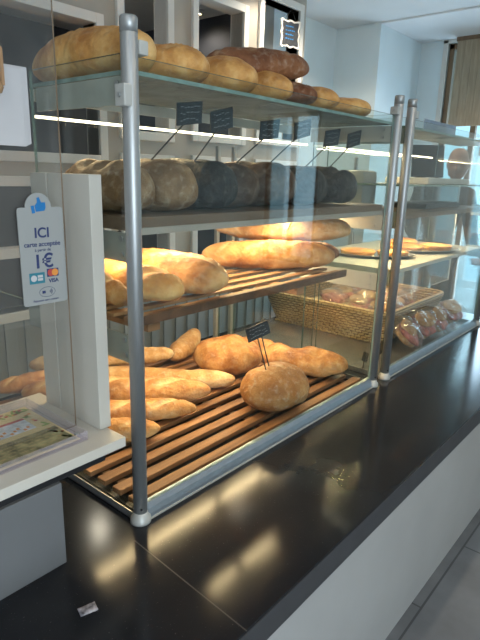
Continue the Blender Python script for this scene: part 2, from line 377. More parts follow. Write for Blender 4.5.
for k, h in enumerate(jo):   # white casing round each opening
    f = MB(); w = .05; y0, y1 = JY0 - .02, JY1 + .01
    f.box((h[0] - w, y0, h[2] - w), (h[0], y1, h[3] + w), bev=.004).box((h[1], y0, h[2] - w), (h[1] + w, y1, h[3] + w), bev=.004)
    f.box((h[0], y0, h[3]), (h[1], y1, h[3] + w), bev=.004).box((h[0], y0, h[2] - w), (h[1], y1, h[2]), bev=.004)
    if k in (3, 5, 7): f.box((h[0], y0 + .02, .60), (h[1], y1 - .02, .63))
    if k == 1: f.box((h[0], y0 + .02, .42), (h[1], y1 - .02, .47))
    struct(f, 'trim_%d' % (k + 2), M['joinery_white'])
# skirting
struct(MB().box((3.10, 1.93, FLOOR), (3.97, 1.95, FLOOR + .1)), 'baseboard_back', M['joinery_white'])

# ceiling downlights; far aisle, door and customer-side ones are added unseen fill
LAMPS = [(3.0, 1.05, 'added unseen fill downlight over the far end of the aisle'), (2.62, 1.45, 'round ceiling downlight over the aisle behind the first bread case'),
         (4.3, -.15, 'added unseen fill downlight in front of the glazed door'), (1.55, 2.5, 'round ceiling downlight in the dark room behind the partition'),
         (2.81, 2.6, 'round ceiling downlight seen through the middle partition opening'), (1.0, -1.6, 'round ceiling downlight over the customers\' floor'),
         (-1.3, -.9, 'added unseen fill downlight above the white stand'), (-.4, -2.2, 'added unseen fill downlight behind the customers near the front door'),
         (2.6, -1.8, 'round ceiling downlight over the far end of the customers\' floor')]
for i, (x, y, lab) in enumerate(LAMPS):
    zc = CEIL - (.015 if x > 3.97 else 0)
    r = empty('ceiling_downlight', (x, y, zc - .03), label=lab, cat='lamp', group='ceiling downlights')
    MB().lathe([(.034, .03), (.055, .03), (.055, .006), (.05, 0), (.038, 0), (.034, .012), (.034, .03)], (0, 0, 0), 24).build('trim_ring', M['alu_white'], r)
    MB().lathe([(.001, .014), (.034, .014), (.034, .02), (.001, .02)], (0, 0, 0), 24).build('lens', M['lamp'], r)
    ld = bpy.data.lights.new('downlight_beam', 'SPOT'); ld.energy = (30, 22, 34, 16, 5, 32, 10, 24, 30)[i]; ld.color = (1, .87, .70); ld.spot_size = 2.6; ld.spot_blend = .6; ld.shadow_soft_size = .04
    lo = bpy.data.objects.new('downlight_beam', ld); C.objects.link(lo); lo.location = (x, y, zc - .05)

# ------------------------------------------------------------------ service counter
ct = empty('service_counter', (1.0, 0, FLOOR), label='long service counter with glossy black worktop and light grey front panel', cat='counter')
o = Vector((1.0, 0, FLOOR)); X0, X1, YF, YB = -2.4, 2.95, -.426, 1.0
def cb(mb, a, b, **k): return mb.box(Vector(a) - o, Vector(b) - o, **k)
cb(MB(), (X0, YF, -.0715), (X1, YB, 0), bev=.003).build('worktop', M['counter'], ct)
cb(MB(), (X0, YF - .002, -.0715), (X1, YF, -.003)).build('edge_band', M['counter_edge'], ct)
cb(MB(), (X0, YF + .012, FLOOR), (X1 - .02, YF + .035, -.0715)).build('front_panel', M['front_panel'], ct)
cb(MB(), (X0, YF + .035, FLOOR), (X1 - .04, YB - .03, -.0715)).build('carcass', M['grey_lam'], ct)
seam = MB()
seam.prism([Vector((-.059, -.05, .0003)) - o, Vector((-.062, -.05, .0003)) - o, Vector((-.086, -.426, .0003)) - o, Vector((-.083, -.426, .0003)) - o], (0, 0, .0002))
seam.build('joint_line', M['counter_edge'], ct)
# small crumpled foil label on the worktop
mb = MB(); bm = mb.bm
for i in range(7):
    for j in range(5):
        bm.verts.new(((i / 6 - .5) * .036, (j / 4 - .5) * .024, .002 + .0015 * noise.noise(Vector((i * .9, j * .9, 3)))))
bm.verts.ensure_lookup_table()
for i in range(6):
    for j in range(4): bm.faces.new([bm.verts[k] for k in (i * 5 + j, (i + 1) * 5 + j, (i + 1) * 5 + j + 1, i * 5 + j + 1)])
r = bmesh.ops.extrude_face_region(bm, geom=bm.faces[:]); bmesh.ops.translate(bm, vec=(0, 0, -.0015), verts=[v for v in r['geom'] if isinstance(v, bmesh.types.BMVert)])
fl = mb.build('foil_label', M['plastic_label'], None, True, (-.262, -.150, .0012)); fl.rotation_euler = (0, 0, -.30)
tag(fl, 'small crumpled shiny label stuck flat on the black worktop', 'label')

# ------------------------------------------------------------------ bread display cases
PR = .0180   # post radius
H = 1.17
def make_post(parent, x, y=0, base=True):
    p = MB().lathe([(PR, .0), (PR, H - .004), (PR - .002, H)], (x, y, 0), 28).build('post', M['alu'], parent)
    MB().lathe([(.001, H), (PR - .002, H + .001), (PR + .0006, H - .002), (PR + .0006, H - .03), (PR - .001, H - .03)][::-1], (x, y, 0), 28).build('post_cap', M['alu'], p)
    MB().lathe([(PR, .03), (PR + .002, .02), (PR + .008, .014), (PR + .0085, .004), (PR + .0085, .0), (.004, 0)][::-1], (x, y, 0), 28).build('base_flange', M['alu_white'], p)
    s = MB().lathe([(.001, 0), (.003, 0), (.003, .003), (.001, .004)], (0, 0, 0), 10).build('set_screw', M['black_gap'], p); s.location = (x - PR * .55, y - PR * .9, .045); s.rotation_euler = (math.pi / 2, 0, -.5)
    return p
def clamp(parent, x, y, z, sx=.014, sz=.022, off=1):
    c = MB().box((x - sx, y - .016, z - sz), (x + sx, y + .016, z + sz), bev=.003).build('glass_clamp', M['alu_white'], parent)
    MB().tube([(x - sx - .001, y, z), (x - sx - .003, y, z)], .005, 10).build('clamp_screw', M['alu'], c)
    return c
def bracket(parent, x, z0, z1, y1, t=.004):
    b = MB().prism([(x, .018, z0), (x, y1, z0 + .004), (x, y1, z1), (x, .018, z1)], (t, 0, 0)).build('shelf_bracket', M['steel_grey'], parent)
    for yy, zz in ((.05, z1 - .014), (.05, z0 + .018)): MB().tube([(x, yy, zz), (x - .004, yy, zz)], .0065, 12).build('bracket_screw', M['alu'], b)
def display_case(ox, W, label, second=False):
    r = empty('display_case', (ox, 0, 0), label=label, cat='display case')
    make_post(r, 0); make_post(r, W)
    g0, g1 = .0185, W - .0185
    # front pane, slides behind the posts
    MB().pane((g0, .004, .040), (g1, .010, 1.10), 1).build('front_pane', [M['glass'], M['edge_light']], r)
    MB().pane((-.004, .020, .004), (.004, .39 if not second else .37, 1.105), 0).build('end_pane', [M['glass_end'], M['edge']], r)
    MB().pane((W - .004, .020, .004), (W + .004, .37, 1.105), 0).build('end_pane', [M['glass_end'], M['edge']], r)
    # lower back glass sides reach to the rear
    MB().pane((-.004, .392, .004), (.004, .90, .50), 0).build('lower_end_pane', [M['glass_end'], M['edge']], r)
    MB().pane((W - .004, .372, .004), (W + .004, .90, .50), 0).build('lower_end_pane', [M['glass_end'], M['edge']], r)
    # curved base rail
    prof = [(0, -.012, .001), (0, -.010, .012), (0, -.005, .026), (0, .002, .036), (0, .010, .041), (0, .016, .041), (0, .016, .001)]
    MB().prism([Vector(p) + Vector((g0, 0, 0)) for p in prof], (W - .037, 0, 0)).build('base_rail', M['alu_rail'], r)
    MB().box((.02, .45, .0003), (W - .02, .93, .0022)).build('base_plate', M['sheen_grey'], r) if not second else MB().box((.02, .02, .0003), (W - .02, .93, .0035)).build('base_plate', M['sheen_grey'], r)  # added grey plate; the worktop's reflected sheen painted as its colour
    MB().box((g0, -.0155, 0), (g1, -.012, .004)).build('rail_highlight', M['alu_white'], r)  # pale strip painting the highlight along the rail's foot
    for x in (-.012, W - .004):
        MB().box((x, .02, 0), (x + .016, .90, .003)).box((x, .02, 0), (x + .003, .90, .022)).build('side_rail', M['alu'], r)
    # shelves
    ts = MB().pane((.006, .012, 1.066), (W - .006, .40 if not second else .25, 1.075), 2).build('top_shelf', [M['shelf_glass'], M['edge_light']], r)
    if not second: MB().box((.006, .40, 1.035), (W - .006, .41, 1.064)).build('rear_beam', M['steel_grey'], r)
    MB().tube([(.01, .398, .998), (W - .01, .398, .998)], .0038, 8).build('led_strip', M['led'], r)
    for z0, z1, yy in ((1.005, 1.064, .38), (.665, .733, .38), (.42, .49, .50)):
        bracket(r, .006, z0, z1, yy); bracket(r, W - .012, z0, z1, yy if not second else .12)
    # rear uprights
    for x in (.0, W):
        MB().box((x - .010, .915, 0), (x + .010, .935, 1.0), bev=.002).build('rear_upright', M['alu_white'], r)
    if not second:
        sh = MB().box((.012, .022, .737), (W - .012, .385, .768), bev=.002).build('upper_shelf', M['board'], r)
        MB().box((.012, .0185, .728), (W - .012, .022, .744)).build('shelf_edging', M['edging'], sh)
        MB().tube([(.03, .25, .728), (W - .03, .25, .728)], .004, 8).build('led_strip', M['led'], r)
    else:
        MB().pane((.012, .02, .838), (W - .012, .36, .846), 2).build('upper_shelf', [M['shelf_glass'], M['edge_light']], r)
        MB().box((.012, .022, .700), (W - .012, .385, .722), bev=.002).build('middle_shelf', M['board'], r)
        MB().box((.012, .03, .462), (W - .012, .62, .480), bev=.002).build('lower_shelf', M['steel_grey'], r)
        MB().tube([(.03, .36, .694), (W - .03, .36, .694)], .005, 8).build('led_strip', M['led'], r)
    clamp(r, .026, .0, 1.115, .012, .014); clamp(r, W - .026, .0, 1.115, .012, .014); 
    if not second: clamp(r, -.014, .0, 1.020)
    # warm LED light: area lamps along the strips; the lowest has no strip
    for z, y, e in ((.985, .385, 4.5), ((.712 if not second else .685), .24, 6.5)) + (((.485, .40, 7),) if not second else ((.45, .5, 4),)):
        ld = bpy.data.lights.new('led_light', 'AREA'); ld.shape = 'RECTANGLE'; ld.size = W - .1; ld.size_y = .012; ld.energy = e; ld.color = (1, .72, .38)
        lo = bpy.data.objects.new('led_light', ld); C.objects.link(lo); lo.location = (ox + W / 2, y, z); lo.rotation_euler = (math.radians(-12), 0, 0)
    return r
W = 1.276; G = .119
case1 = display_case(0, W, 'glass bread display case with slatted shelves between two aluminium posts, nearest the white stand')
case2 = display_case(W + G, W, 'glass display case holding the wicker basket and tarts, at the far end of the counter', True)

# slatted wooden racks
def rack(name, x0, x1, y0, y1, z, n, mat, label, wf=.52, th=.016):
    r = empty(name, (x0, y0, z), label=label, cat='rack', group=None)
    W_ = x1 - x0; D_ = y1 - y0; p = D_ / n; s = MB()
    for i in range(n): s.box((0, i * p, .014), (W_, i * p + p * wf, .014 + th), bev=.0025)
    s.build('slats', mat, r)
    for k in range(3):
        x = [.035, W_ / 2 - .015, W_ - .06][k]
        MB().box((x, .004, 0), (x + .028, D_ - .01, .014)).build('crossbar', M['crossbar'], r)
    return r
rack('slatted_bread_rack', .016, 1.235, .035, .93, .004, 13, M['slat'], 'brown wooden slatted rack lying on the worktop in the first case')
rack('slatted_bread_shelf', .018, 1.02, .040, .52, .505, 7, M['slat_pale'], 'wooden slatted middle shelf carrying the long loaves', .44, .009)
# dark front board of the middle shelf + bearer
r = empty('shelf_bearer', (.018, .024, .509), label='dark wooden front bearer board under the slatted middle shelf', cat='shelf board')
MB().box((0, 0, 0), (1.002, .014, .025), bev=.002).build('front_board', M['crossbar'], r)
MB().box((.70, .014, -.030), (.74, .49, -.005), bev=.002).build('bearer_block', M['slat'], r)
MB().box((.05, .014, -.025), (.09, .49, -.005), bev=.002).build('bearer_block', M['slat'], r)
pl_ = MB().box((.014, .03, .0005), (1.24, .94, .0035)).build('crumb_tray', M['tray_base']); tag(pl_, 'dark metal crumb tray under the slatted rack', 'tray')

# ------------------------------------------------------------------ bread
def bread_mesh(L, w, h, seed=0, p=2.6, q=2.0, scores=(), sdepth=.011, bend=0, lump=.006, tip=0, dent=None):
    nu, nv = 64, 36
    bm = bmesh.new(); rings = []; vals = []
    sd = Vector((seed * 3.1, seed * 1.7, seed * .9))
    for i in range(1, nu):
        s = -1 + 2 * i / nu; s = math.sin(s * math.pi / 2) * .35 + s * .65
        r = max(0, 1 - abs(s) ** p) ** (1 / q)
        ring = []
        for k in range(nv):
            a = 2 * math.pi * k / nv; cy, cz = math.cos(a), math.sin(a)
            y = w / 2 * r * cy; z = h * .55 * r * cz if cz > 0 else h * .42 * r * (abs(cz) ** .75) * -1
            P = Vector((s * L / 2, y, z)); val = 0
            nrm = Vector((0, cy, cz))
            d = lump * (noise.noise(P * 9 + sd) * 1.2 + .5 * noise.noise(P * 26 + sd))
            if cz > -.1:
                for (c, tan, hw, half) in scores:
                    t = (P.x - c) - tan * y; ins = max(0, 1 - (abs(y - 0) / (w / 2 * half)) ** 4) if half > 0 else 1
                    g = math.exp(-(t / hw) ** 2) * ins * max(0, cz)
                    rg = math.exp(-((abs(t) - hw * 1.7) / (hw * .6)) ** 2) * ins * max(0, cz)
                    d += -sdepth * g + sdepth * .3 * rg; val = max(val, g)
            if dent:
                for (dx, dy, dr, dd) in dent:
                    q_ = ((P.x - dx) ** 2 + (P.y - dy) ** 2) / dr ** 2
                    if cz > 0: P.z -= dd * math.exp(-q_)
            P += nrm * d
            P.y += bend * (s * s - .3) ; P.z += tip * max(0, s) ** 3
            ring.append(bm.verts.new(P)); vals.append(val)
        rings.append(ring)
    e0 = bm.verts.new((-L / 2, bend * .7, 0)); e1 = bm.verts.new((L / 2, bend * .7, tip)); vals += [0, 0]
    for i in range(len(rings) - 1):
        for k in range(nv): bm.faces.new((rings[i][k], rings[i][(k + 1) % nv], rings[i + 1][(k + 1) % nv], rings[i + 1][k]))
    for k in range(nv):
        bm.faces.new((e0, rings[0][(k + 1) % nv], rings[0][k])); bm.faces.new((e1, rings[-1][k], rings[-1][(k + 1) % nv]))
    zm = min(v.co.z for v in bm.verts)
    for v in bm.verts: v.co.z -= zm
    bmesh.ops.recalc_face_normals(bm, faces=bm.faces)
    me = bpy.data.meshes.new('bread'); bm.to_mesh(me); bm.free()
    at = me.attributes.new('score', 'FLOAT', 'POINT')
    for i, v in enumerate(vals): at.data[i].value = v
    return me
def bread(name, label, mat, a, b, w, h, z, cat='bread', group=None, pitch=0, **k):
    """a,b: plan points of the two ends"""
    a = Vector((a[0], a[1])); b = Vector((b[0], b[1])); d = b - a
    me = bread_mesh(d.length, w, h, **k)
    o = link(name, me, M[mat], None, True, ((a.x + b.x) / 2, (a.y + b.y) / 2, z)); o.rotation_euler = (0, -pitch, math.atan2(d.y, d.x))
    return tag(o, label, cat, group)
def cuts(L, n, tan=.6, hw=.006, half=.75, m=.16):
    hw *= 1.5
    return [(-L / 2 + L * m + (L * (1 - 2 * m)) * (i / (n - 1) if n > 1 else .5), tan, hw, half) for i in range(n)]
ZT = 1.0755
gt = 'loaves on the glass top shelf'
bread('loaf', 'large golden loaf on the top shelf, left of the near post', 'orange_crust', (.085, .045), (.10, .50), .15, .125, ZT, group=gt, seed=1, scores=cuts(.45, 3, .3), q=2.4)
bread('loaf', 'round-ended golden loaf on the top shelf just right of the near post', 'orange_crust', (.275, .05), (.22, .36), .19, .105, ZT, group=gt, seed=2, scores=cuts(.3, 2, .4))
bread('loaf', 'smooth golden loaf on the top shelf under the tip of the dark baguette', 'orange_crust', (.47, .05), (.42, .37), .175, .115, ZT, group=gt, seed=3, scores=[(0, .2, .005, .6)])
bread('loaf', 'small golden loaf on the top shelf with the dark baguette lying across it', 'orange_crust', (.645, .05), (.59, .36), .12, .10, ZT, group=gt, seed=4)
bread('dark_loaf', 'dark brown floury loaf on the top shelf, half under the dark baguette', 'brown_crust', (.78, .05), (.74, .34), .14, .085, ZT, group=gt, seed=5, scores=cuts(.3, 3, .5))
bread('loaf', 'low golden loaf on the top shelf, second from the far post', 'orange_crust', (.92, .05), (.89, .36), .14, .088, ZT, group=gt, seed=6)
bread('loaf', 'wide flat golden loaf on the top shelf nearest the far post', 'orange_crust', (1.125, .04), (1.06, .36), .22, .078, ZT, group=gt, seed=7)
bread('dark_baguette', 'thick dark brown baguette lying on top of the golden loaves', 'brown_crust', (.47, .24), (.845, .13), .112, .095, ZT + .078, group=None, seed=8, scores=cuts(.4, 3, 1.4, .007, .8), sdepth=.005, lump=.004, p=2.6, pitch=.07)
bread('loaf', 'small pale loaf at the back of the top shelf behind the others', 'orange_crust', (.30, .37), (.12, .39), .08, .07, ZT, seed=45)

ZU = .7685
gu = 'dark loaves on the upper shelf'
bread('rye_loaf', 'long rye loaf seen edge-on through the end pane at the left of the upper shelf', 'tan_loaf', (.085, .05), (.08, .37), .125, .125, ZU, group=gu, seed=11, p=4, scores=cuts(.3, 4, .2, .01))
bread('rye_loaf', 'tan-fronted brown loaf, first complete one right of the near post on the upper shelf', 'tan_loaf', (.215, .04), (.19, .37), .155, 0.139, ZU, group=gu, seed=12, p=4.2, q=2.4)
bread('seeded_loaf', 'blackish seeded loaf between the tan loaf and the brown loaf on the upper shelf', 'seeded', (.375, .04), (.345, .37), .145, 0.142, ZU, group=gu, seed=13, p=5, q=2.6)
bread('rye_loaf', 'narrow brown loaf between two dark loaves on the upper shelf', 'rye', (.505, .06), (.47, .37), .12, 0.136, ZU, group=gu, seed=14, p=4, q=2.4)
bread('rye_loaf', 'round-fronted brown loaf at the middle of the upper shelf', 'rye', (.665, .04), (.62, .37), .165, 0.142, ZU, group=gu, seed=15, p=4, q=2.3)
bread('seeded_loaf', 'blackish seeded loaf, second from the far post on the upper shelf', 'seeded', (.86, .05), (.80, .37), .19, 0.136, ZU, group=gu, seed=16, p=5, q=2.6)
bread('seeded_loaf', 'blackish seeded loaf with a split crust nearest the far post on the upper shelf', 'seeded', (1.08, .05), (1.00, .37), .20, 0.139, ZU, group=gu, seed=17, p=5, q=2.6, scores=cuts(.3, 2, .2, .012), sdepth=.012)

ZM = .5285
gm = 'large golden loaves on the slatted middle shelf'
bread('country_loaf', 'large crusty loaf with a pale top ridge at the left of the middle shelf', 'golden', (.345, .03), (.275, .50), .155, .118, ZM, group=gm, seed=21, scores=[(0, 0, .2, .12), (.1, 2.5, .014, .8), (-.1, 2.5, .014, .8)], p=4)
bread('country_loaf', 'large crusty loaf right of the near post on the middle shelf, lower than its neighbour', 'orange_crust', (.172, .03), (.13, .46), .135, .098, ZM, group=gm, seed=22, scores=cuts(.4, 4, .6, .012), p=4)
bread('country_loaf', 'crusty loaf against the end pane at the left of the middle shelf', 'golden', (.045, .08), (.045, .50), .065, .09, ZM, group=gm, seed=23, scores=cuts(.4, 3, .5, .01))
bread('long_loaf', 'long golden loaf lying on the slats at the right of the middle shelf', 'golden', (.655, .43), (1.03, .085), .13, .108, ZM, group=gm, seed=24, scores=[(-.12, 1.6, .009, .8), (0, 1.6, .009, .8), (.12, 1.6, .009, .8)], p=3.4)
bread('long_loaf', 'long golden loaf stacked on top of the right-hand loaves', 'pale', (.80, .50), (1.13, .08), .125, .108, ZM + .092, group=gm, seed=25, scores=cuts(.5, 3, 1.3, .008), p=3.4)
bread('long_loaf', 'long brown loaf overhanging the far end of the middle shelf', 'brown_crust', (.86, .46), (1.16, .14), .11, .09, ZM, group=gm, seed=26, p=3.2)

ZB = .0345
bread('boule', 'round brown country boule at the front of the slatted rack', 'boule_crust', (.605, .142), (.89, .128), .225, .17, ZB, group=None, seed=31, p=2.3, q=2.1, scores=[(.0, 0, .010, .4)], sdepth=.004, lump=.010)
bread('round_loaf', 'round golden loaf behind the brown boule on the slatted rack', 'golden', (.77, .58), (1.03, .43), .24, .155, ZB, seed=32, p=2.3, q=2.1, dent=[(-.03, .03, .05, .018), (.06, -.03, .04, .012)], lump=.014)
bread('knotted_loaf', 'lumpy floury loaf at the right end of the slatted rack', 'golden', (1.045, .44), (1.195, .075), .18, .115, ZB, seed=33, p=3, lump=.014, dent=[(-.03, .02, .04, .035), (.06, -.03, .03, .02)], bend=-.02)
bread('knotted_loaf', 'small crusty loaf wedged between the round golden loaf and the lumpy one', 'golden', (1.09, .66), (1.20, .46), .11, .09, ZB, seed=34, lump=.009)
gb = 'baguettes piled at the left of the slatted rack'
bread('baguette', 'longest scored baguette in front, running behind the near post', 'golden', (.12, .82), (.615, .33), .115, .10, ZB, group=gb, seed=35, scores=cuts(.65, 5, 1.8, .012, .8), p=4)
bread('baguette', 'smooth pale baguette with its rounded tip nearest the round golden loaf', 'pale', (.33, .88), (.78, .35), .11, .075, ZB, group=gb, seed=36, p=4)
bread('baguette', 'short pointed baguette at the front with its tip right of the near post', 'golden', (.12, .56), (.485, .28), .10, .075, ZB, group=gb, seed=37, scores=cuts(.4, 3, 1.8, .010, .8), p=2.8)
bread('baguette', 'baguette at the back whose pale end points at the upturned roll', 'pale', (.25, 1.0), (.765, .70), .085, .075, ZB + .035, group=gb, seed=38, p=4.5, scores=cuts(.5, 4, 1.8, .010, .7))
bread('bread_roll', 'slim bread roll standing out at an angle behind the baguettes', 'pale', (.775, .72), (1.07, .87), .10, .085, ZB + .004, group=None, seed=39, p=3.6, tip=.03)
bread('baguette', 'thin baguette seen through the end pane beneath the middle shelf', 'golden', (.03, .46), (.29, .25), .085, .07, ZB, group=gb, seed=40, p=3.5, scores=cuts(.3, 3, 1.8, .008))
bread('baguette', 'baguette lying at the rear left of the slatted rack', 'golden', (.05, .90), (.48, .80), .075, .065, ZB + .02, group=gb, seed=41, p=4, scores=cuts(.4, 3, 1.8, .008))

# ------------------------------------------------------------------ slate price signs on picks
def chalk_strokes(mb, w, h, rows=3, seed=0):
    rnd = random.Random(seed)
    for r_ in range(rows):
        z = h * (.28 - .28 * r_); x = -w * .36
        while x < w * .30:
            l = rnd.uniform(.05, .12) * w; dz = rnd.uniform(-.05, .05) * h
            mb.box((x, -.0030, z + dz), (x + l, -.0021, z + dz + h * .035)); x += l * 1.4
def slate(base, top, w, h, label, group, roll=0, yaw=-.6, seed=0):
    """pick from base to top, slate board at the top"""
    base = Vector(base); top = Vector(top)
    r = empty('price_sign', base, label=label, cat='price sign', group=group)
    MB().tube([(0, 0, 0), top - base], .0022, 8).build('pick', M['pin'], r)
    mb = MB().box((-w / 2, -.002, -h / 2), (w / 2, .002, h / 2), bev=.0008)
    b = mb.build('slate_board', M['slate'], r); b.location = top - base + Vector((0, -.004, h * .25)); b.rotation_euler = (.25, roll, yaw)
    c = MB(); chalk_strokes(c, w, h, 3, seed); c.build('chalk_writing', M['chalk'], b)
    return r
gs = 'slate price signs leaning out of the dark loaves'
S6 = [((.175, .16, .885), (.285, .12, 1.005), 'slate price sign nearest the near post, leaning over the tan loaf'),
      ((.335, .16, .888), (.41, .12, 1.00), 'slate price sign on the blackish loaf beside the tan one'),
      ((.495, .16, .882), (.63, .12, .99), 'slate price sign on the narrow brown loaf at mid shelf'),
      ((.665, .16, .888), (.81, .12, 1.005), 'slate price sign on the round-fronted brown loaf'),
      ((.88, .16, .885), (1.00, .12, .99), 'slate price sign, second from the far post, over a seeded loaf'),
      ((1.04, .16, .885), (1.16, .12, .995), 'slate price sign nearest the far post over the split seeded loaf')]
for i, (a, b, lab) in enumerate(S6): slate(a, b, .082, .056, lab, gs, roll=-.15 - (.1 if i % 2 else 0), yaw=-.15, seed=i)
slate((.69, .13, .18), (.61, .12, .345), .085, .056, 'slate price sign leaning left on a pick in the brown boule', 'slate price signs on the boule', roll=-.35, yaw=-.5, seed=11)
slate((.715, .135, .18), (.655, .14, .345), .055, .06, 'small turned slate price sign behind the other one on the boule', 'slate price signs on the boule', roll=.3, yaw=.9, seed=12)
slate((.115, .28, .63), (.085, .20, .675), .075, .045, 'slate price sign lying on the left loaves of the middle shelf', None, roll=-.5, yaw=-.7, seed=13)
slate((.90, .22, .67), (.955, .20, .78), .03, .022, 'tiny price tag on a pick in the stacked long loaf', None, seed=14)
slate((1.42, .12, .002), (1.425, .12, .055), .05, .045, 'slate price sign standing between the posts and the basket', 'slate price signs in front of the basket', roll=.1, yaw=.9, seed=15)
slate((1.60, .13, .002), (1.61, .13, .055), .055, .05, 'slate price sign standing at the foot of the wicker basket', 'slate price signs in front of the basket', roll=-.2, yaw=.7, seed=16)

# ------------------------------------------------------------------ wicker basket with wrapped sandwiches
bx0, bx1, by0, by1, bz0, bz1 = 1.78, 2.58, .19, .99, .006, .187
bk = empty('wicker_basket', ((bx0 + bx1) / 2, (by0 + by1) / 2, bz0), label='wide shallow rectangular wicker basket in the far display case', cat='basket')
hx, hy, hh = (bx1 - bx0) / 2, (by1 - by0) / 2, bz1 - bz0
mb = MB(); rows = 11
def rr(hx, hy, c=.06, n=6, st=14):
    pts = []
    for (cx, cy, a0) in ((hx - c, hy - c, 0), (-hx + c, hy - c, 90), (-hx + c, -hy + c, 180), (hx - c, -hy + c, 270)):
        for k in range(n + 1):
            a = math.radians(a0 + 90 * k / n); pts.append((cx + c * math.cos(a), cy + c * math.sin(a)))
    out = []
    for i in range(len(pts)):
        p, q = Vector(pts[i]), Vector(pts[(i + 1) % len(pts)])
        m = max(1, int((q - p).length / .022))
        for k in range(m): out.append(p + (q - p) * k / m)
    return out
for j in range(rows):
    f = j / (rows - 1); base = rr(hx - .05 + .05 * f, hy - .05 + .05 * f); n = len(base)
    loop = []
    for i, p in enumerate(base):
        nrm = p.normalized(); w = .008 * (1 if (i + j) % 2 else -1)
        loop.append((p.x + nrm.x * w, p.y + nrm.y * w, .008 + f * (hh - .02)))
    loop.append(loop[0]); mb.tube(loop, .0080, 6, cap=False)
base0 = rr(hx - .05, hy - .05); base1 = rr(hx, hy)
n = min(len(base0), len(base1))
mb.build('woven_side', M['wicker'], bk)
mb = MB()
for i in range(0, 72):
    f = i / 72; p0 = base0[int(f * len(base0))]; p1 = base1[int(f * len(base1))]
    mb.tube([(p0.x, p0.y, .004), (p1.x, p1.y, hh - .012)], .004, 6)
mb.build('stakes', M['wicker'], bk)
mb = MB()
lp = [(p.x, p.y, hh) for p in rr(hx + .004, hy + .004)]; lp.append(lp[0]); mb.tube(lp, .014, 8, cap=False); mb.build('rim', M['wicker'], bk)
MB().box((-hx + .05, -hy + .05, .0), (hx - .05, hy - .05, .008)).build('base', M['wicker'], bk)
rnd = random.Random(5); k = 0
SW = [(2.00, .34, 0), (2.04, .50, .2), (2.20, .36, -.2), (2.22, .54, .1), (2.40, .38, .15), (2.42, .56, -.1), (2.06, .70, .1), (2.26, .74, -.1), (2.44, .78, .2)]
desc = ['with the darkest ham, front left', 'in the second row at the left', 'front row middle', 'centre of the basket', 'front row far end', 'second row far end', 'at the back by the inner wall', 'back row middle', 'in the back far corner']
for (x, y, a) in SW:
    r = empty('wrapped_sandwich', (x, y, .10), a, 'film-wrapped ham sandwich in the wicker basket, ' + desc[k], 'sandwich', 'wrapped sandwiches in the wicker basket')
    r.rotation_euler = (.35, 0, a)
    s = link('bread', bread_mesh(.17, .12, .05, seed=50 + k, p=4, lump=.008), M['pale'], r, True)
    f = link('ham_filling', bread_mesh(.165, .128, .028, seed=60 + k, p=4, lump=.014), M['ham'], r, True); f.location = (0, 0, .036)
    s2 = link('upper_bread', bread_mesh(.155, .10, .03, seed=70 + k, p=4, lump=.008), M['pale'], r, True); s2.location = (.01, .02, .054)
    w = link('wrap_film', bread_mesh(.20, .15, .105, seed=80 + k, p=5, lump=.02), M['film'], r, False); w.location = (0, 0, -.006)
    k += 1
FR = [(1.84, .125, .3, 'leaning on the front left corner of the wicker basket'), (2.05, .125, -.1, 'leaning on the front of the basket, second from the posts'), (2.26, .125, .12, 'leaning on the front of the basket at its middle'), (2.47, .125, -.15, 'leaning on the front of the basket at its far end')]
for q5, (x, y, a, dsc) in enumerate(FR):
    r = empty('wrapped_sandwich', (x, y, .062 + .008 * (q5 % 2)), a, 'film-wrapped ham sandwich ' + dsc, 'sandwich', 'wrapped sandwiches in front of the wicker basket')
    r.rotation_euler = (.75, 0, a)
    s = link('bread', bread_mesh(.19, .13, .05, seed=150 + q5, p=4, lump=.010), M['pale'], r, True)
    f = link('ham_filling', bread_mesh(.185, .135, .022, seed=160 + q5, p=4, lump=.012), M['ham'], r, True); f.location = (0, 0, .034)
    s2 = link('upper_bread', bread_mesh(.17, .10, .03, seed=170 + q5, p=4, lump=.010), M['pale'], r, True); s2.location = (.01, .02, .052)
    w = link('wrap_film', bread_mesh(.215, .165, .10, seed=180 + q5, p=5, lump=.025), M['film'], r, False); w.location = (0, 0, -.006)
sp = MB().box((1.88, .27, .013), (2.48, .90, .095)).build('paper_liner', M['paper2']); tag(sp, 'pale paper padding filling the bottom of the wicker basket', 'paper liner')
# paddle / acrylic divider
dv = MB().pane((1.815, .180, .27), (2.60, .187, .875), 1).build('acrylic_divider', [M['plexi'], M['plexi_edge_bright']]); tag(dv, 'tall clear acrylic sheet with bright edges standing inside the far display case', 'acrylic sheet')
ft = MB().box((1.82, .175, .200), (1.835, .192, .27)).build('foot', M['plexi_edge_bright']); ft.parent = dv

# tart trays on the lower shelf of the far case
def tart(x, y, z, r_, label, fill='custard'):
    t = empty('round_tart', (x, y, z), label=label, cat='tart', group='tarts on the steel trays')
    MB().lathe([(.001, 0), (r_ * .9, 0), (r_, .022), (r_ * .93, .026), (r_ * .88, .016), (.001, .016)], (0, 0, 0), 30).build('pastry_crust', M['tart'], t)
    mb = MB(); bmesh.ops.create_icosphere(mb.bm, subdivisions=4, radius=1)
    for v in mb.bm.verts:
        n_ = noise.noise(v.co * 4 + Vector((x * 9, y, 0))) * .25
        v.co = Vector((v.co.x * r_ * .87, v.co.y * r_ * .87, .016 + v.co.z * .014 * (1 + n_ * 2)))
    mb.build('filling', M[fill], t, True)
def oval_tray(x, y, z, a, b, rz, label):
    t = empty('serving_tray', (x, y, z), rz, label, 'tray', 'steel trays on the lower shelf of the far case')
    mb = MB().lathe([(.001, 0), (a * .85, 0), (a, .014), (a + .008, .015), (a, .017), (a * .84, .004), (.001, .004)], (0, 0, 0), 40)
    for v in mb.bm.verts: v.co.y *= b / a
    mb.build('tray_dish', M['steel_tray'], t)
